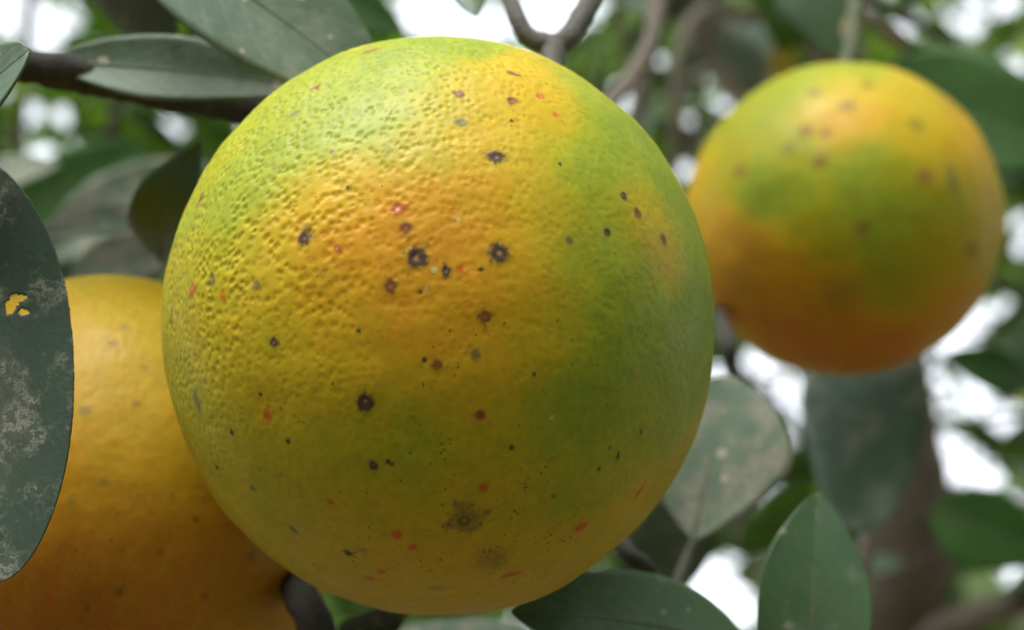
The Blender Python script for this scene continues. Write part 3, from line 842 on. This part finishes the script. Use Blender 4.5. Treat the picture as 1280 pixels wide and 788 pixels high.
# leaves added just outside the view to shade the low orange and the chewed leaf
leafy_twig([P(-300, -30, .30), P(-270, 60, .31), P(-230, 140, .32), P(-190, 250, .33)], [.0015, .0013, .0012, .001], 12, .055, MG, 120)
leafy_twig([P(-60, -90, .288), P(20, -190, .33), P(120, -270, .37), P(230, -340, .40)], [.0014, .0012, .001, .0008], 14, .058, MG, 121)
leafy_twig([P(-60, -90, .288), P(-130, -180, .33), P(-170, -260, .38)], [.0014, .0012, .001], 9, .058, MG, 122)
leafy_twig([limb_left, P(240, -120, .85), P(160, 80, .80), P(120, 260, .78), P(90, 420, .78)], [.005, .004, .003, .002, .001], 12, .062, MX, 101)
leafy_twig([limb_left, P(420, -160, 1.0), P(430, 20, 1.0), P(380, 160, 1.0), P(330, 300, 1.0)], [.005, .004, .003, .002, .001], 12, .07, MX, 102)
leafy_twig([P(-150, -380, .75), P(-120, -100, .72), P(-60, 130, .70), P(20, 260, .70), P(60, 380, .72)], [.006, .004, .003, .002, .001], 11, .06, MX, 103)
leafy_twig([P(780, 260, .72), P(770, 360, .75), P(800, 520, .8), P(860, 640, .85)], [.002, .0018, .0015, .001], 7, .06, MG, 104)
leafy_twig([limb_top, P(980, -90, .78), P(1090, 0, .78), P(1200, 60, .80), P(1330, 150, .82)], [.005, .004, .003, .002, .001], 9, .06, MX, 105)
leafy_twig([limb_top, P(900, -60, .95), P(880, 60, 1.0), P(870, 200, 1.0), P(880, 330, 1.0)], [.005, .004, .003, .002, .001], 12, .065, MG, 106, mat=BARK_GREY)
leafy_twig([P(1480, 640, .85), P(1380, 560, .86), P(1280, 520, .9), P(1190, 540, .95)], [.004, .003, .002, .001], 8, .06, MX, 107)
leafy_twig([P(1480, 640, .85), P(1370, 700, .9), P(1270, 660, 1.0), P(1180, 690, 1.05), P(1100, 720, 1.1)], [.004, .003, .002, .0015, .001], 10, .06, MX, 108)
leafy_twig([fork, P(1180, 250, 1.25), P(1290, 180, 1.15), P(1400, 60, 1.1)], [.008, .006, .004, .002], 9, .07, MX, 109)
leafy_twig([P(1040, 960, .5), P(980, 860, .7), P(960, 740, .8), P(940, 640, .85)], [.003, .0025, .002, .001], 7, .06, MG, 110)
leafy_twig([T1, P(760, -60, 1.2), P(780, 60, 1.2), P(800, 180, 1.2)], [.005, .004, .003, .0015], 9, .06, MG, 111, mat=BARK_GREY)
leafy_twig([P(640, 990, .33), P(600, 900, .5), P(520, 830, .6), P(440, 800, .65)], [.0024, .002, .0015, .001], 6, .05, MG, 112)

# ------------------------------------------------------------------ the trees behind
FAR = [far_leaf_material('far_leaves_a', [(0.0, (0.050, 0.100, 0.016)), (0.55, (0.095, 0.165, 0.028)), (0.85, (0.19, 0.27, 0.035)), (1.0, (0.20, 0.23, 0.15))]),
       far_leaf_material('far_leaves_b', [(0.0, (0.055, 0.095, 0.020)), (0.5, (0.095, 0.15, 0.036)), (0.8, (0.14, 0.18, 0.09)), (1.0, (0.22, 0.22, 0.16))])]


def leaf_cloud(cen, size, seed, updir=0.7):
    """vertices and faces of many small folded leaves"""
    rng = np.random.RandomState(seed)
    n = len(cen)
    ax = rng.normal(size=(n, 3)); ax[:, 2] = ax[:, 2] * 0.6 - 0.3; ax /= np.linalg.norm(ax, axis=1)[:, None]
    nr = rng.normal(size=(n, 3)) * 0.55; nr[:, 2] += updir
    nr -= ax * (nr * ax).sum(1)[:, None]; nr /= np.linalg.norm(nr, axis=1)[:, None]
    sd = np.cross(ax, nr)
    L = size * rng.uniform(0.7, 1.25, n); Wd = L * rng.uniform(0.42, 0.55, n)
    ok = clear_of_gaps(cen, ax, sd, L / 2, Wd / 2)
    x, y, d = proj(cen); ok &= cen[:, 2] > 0.25
    cen, ax, nr, sd, L, Wd = (a[ok] for a in (cen, ax, nr, sd, L, Wd))
    n = len(cen)
    st = [(-.5, .06), (-.2, .8), (.12, 1.0), (.36, .62), (.5, .03)]
    v = np.zeros((n, 15, 3))
    for i, (a, wv) in enumerate(st):
        c0 = cen + ax * (a * L)[:, None] - nr * (0.35 * a * a * L)[:, None]
        for j, s in enumerate((-1, 0, 1)):
            v[:, i * 3 + j] = c0 + sd * (s * wv * Wd / 2)[:, None] + nr * (abs(s) * 0.16 * wv * Wd)[:, None]
    f = []
    for i in range(4):
        for j in range(2):
            f.append((i * 3 + j, i * 3 + j + 1, i * 3 + j + 4, i * 3 + j + 3))
    f = np.array(f)
    q = (f[None] + (np.arange(n) * 15)[:, None, None]).reshape(-1, 4)
    return v.reshape(-1, 3), q


def background_tree(x, y, h, rad, nleaf, size, seed, mat, label, grp='citrus trees standing behind the hanging oranges', young=0):
    rng = np.random.RandomState(seed)
    rt = root('citrus_tree', (x, y, 0), label, 'tree', grp)
    base = Vector((x, y, 0)); zc = h * 0.58
    tube('trunk', [base + Vector((0, 0, -.05)), base + Vector((rng.normal() * .05, rng.normal() * .05, h * .2)), base + Vector((0.04, 0.03, h * .42))], [.085, .065, .05], BARK_TRUNK, rt, 16, 12, .12, seed)
    tips = []
    for k in range(7):
        a = k / 7 * 6.283 + rng.rand() * .5
        e = base + Vector((math.cos(a) * rad * .7, math.sin(a) * rad * .7, h * (.6 + .28 * rng.rand())))
        m_ = base + Vector((math.cos(a) * rad * .28, math.sin(a) * rad * .28, h * .5))
        tube('limb', [base + Vector((0.03, 0.02, h * .39)), m_, e], [.04, .026, .008], BARK_TRUNK, rt, 14, 8, .12, seed + k)
        tips.append(np.array(e))
    # leaves gathered in clumps through the crown
    ncl = 170
    cc = rng.normal(size=(ncl, 3)); cc /= np.linalg.norm(cc, axis=1)[:, None]
    cc *= (rng.rand(ncl, 1) ** 0.40)
    cc = cc * np.array((rad, rad, h * 0.44)) + np.array((x, y, zc))
    pick = rng.randint(0, ncl, nleaf)
    cen = cc[pick] + rng.normal(size=(nleaf, 3)) * rad * 0.13
    v, q = leaf_cloud(cen, size, seed + 5)
    if young:
        # a flush of small young leaves on the side towards the fruit
        m = young
        px_, py_, dd = rng.uniform(-350, 1630, m), rng.uniform(-300, 1090, m), rng.uniform(y - 0.9, y + 0.6, m)
        loc = np.c_[(px_ - 640) / FPX * dd, (394 - py_) / FPX * dd, -dd] @ CRN.T + np.array(CAM)
        loc = loc[np.abs(loc[:, 0] - x) < 1.35]
        v2, q2 = leaf_cloud(loc, 0.05, seed + 6)
        q = np.concatenate([q, q2 + len(v)]); v = np.concatenate([v, v2])
    me = np_mesh('crown', v - np.array((x, y, 0)), q)
    o = link('crown', me, mat, rt); o['kind'] = 'stuff'


LB = 'leafy dark green citrus tree standing behind the hanging oranges, sky glinting through its crown'
k = 0
for (x, y, h, rad, nl) in [(-1.15, 3.9, 4.6, 1.45, 15000), (1.25, 4.1, 4.9, 1.5, 15000), (-3.7, 3.6, 4.3, 1.5, 8000), (3.9, 3.8, 4.5, 1.5, 8000),
                           (0.1, 7.2, 6.0, 2.1, 12000), (-3.6, 7.4, 5.6, 2.0, 8000), (3.8, 7.5, 5.8, 2.0, 8000)]:
    background_tree(x, y, h, rad, nl, 0.105 if y < 5 else 0.15, 300 + 11 * k, FAR[k % 2], LB, young=14000 if k < 2 else 0)
    k += 1
# unseen trees added behind the camera to shade the fruit from the low sky
LF = 'unseen leafy citrus tree added to shade the hanging oranges'
for (x, y, h, rad, nl) in [(-1.7, -2.7, 3.4, 1.4, 10000), (1.5, -2.7, 3.3, 1.4, 10000), (4.0, -0.4, 2.8, 1.4, 8000), (-4.0, -0.6, 2.7, 1.4, 7000)]:
    background_tree(x, y, h, rad, nl, 0.15, 300 + 11 * k, FAR[k % 2], LF, 'unseen citrus trees added for shade')
    k += 1


# ------------------------------------------------------------------ unseen crown leaves added overhead to dim the light on the fruit
def added_shade_crown():
    rng = np.random.RandomState(909)
    n = 7600
    cen = np.c_[rng.uniform(-1.1, 1.6, n), rng.uniform(-0.7, 1.9, n), rng.uniform(1.72, 2.7, n)]
    x, y, d = proj(cen)
    keep = (d < 0.05) | (y < -190) | (x < -500) | (x > 1800)
    rel = cen - np.array((-0.01, 0.24, 1.35)); rel /= np.linalg.norm(rel, axis=1)[:, None]
    keep &= rel @ np.array(SUN) < math.cos(math.radians(33))      # opening cut towards the sun so its light reaches the fruit
    keep &= np.linalg.norm(cen - np.array(CAM), axis=1) > 0.5
    v, q = leaf_cloud(cen[keep], 0.075, 910)
    o = link('crown', np_mesh('crown', v - np.array(TREE.location), q), FAR[0], TREE); o['kind'] = 'stuff'
    # limbs that carry it
    for k, (a, b, c) in enumerate([((0.5, 1.0, 2.0), (0.1, 0.5, 2.1), (-0.5, 0.0, 2.2)), ((0.6, 1.0, 2.0), (0.8, 0.4, 2.2), (0.9, -0.4, 2.3)), ((0.3, 1.2, 2.1), (-0.3, 1.2, 2.3), (-0.9, 1.0, 2.4))]):
        twig([limb_top, a, b, c], [.012, .010, .007, .003], BARK_GREY, 'limb', 24, 8, .1, 60 + k)


added_shade_crown()
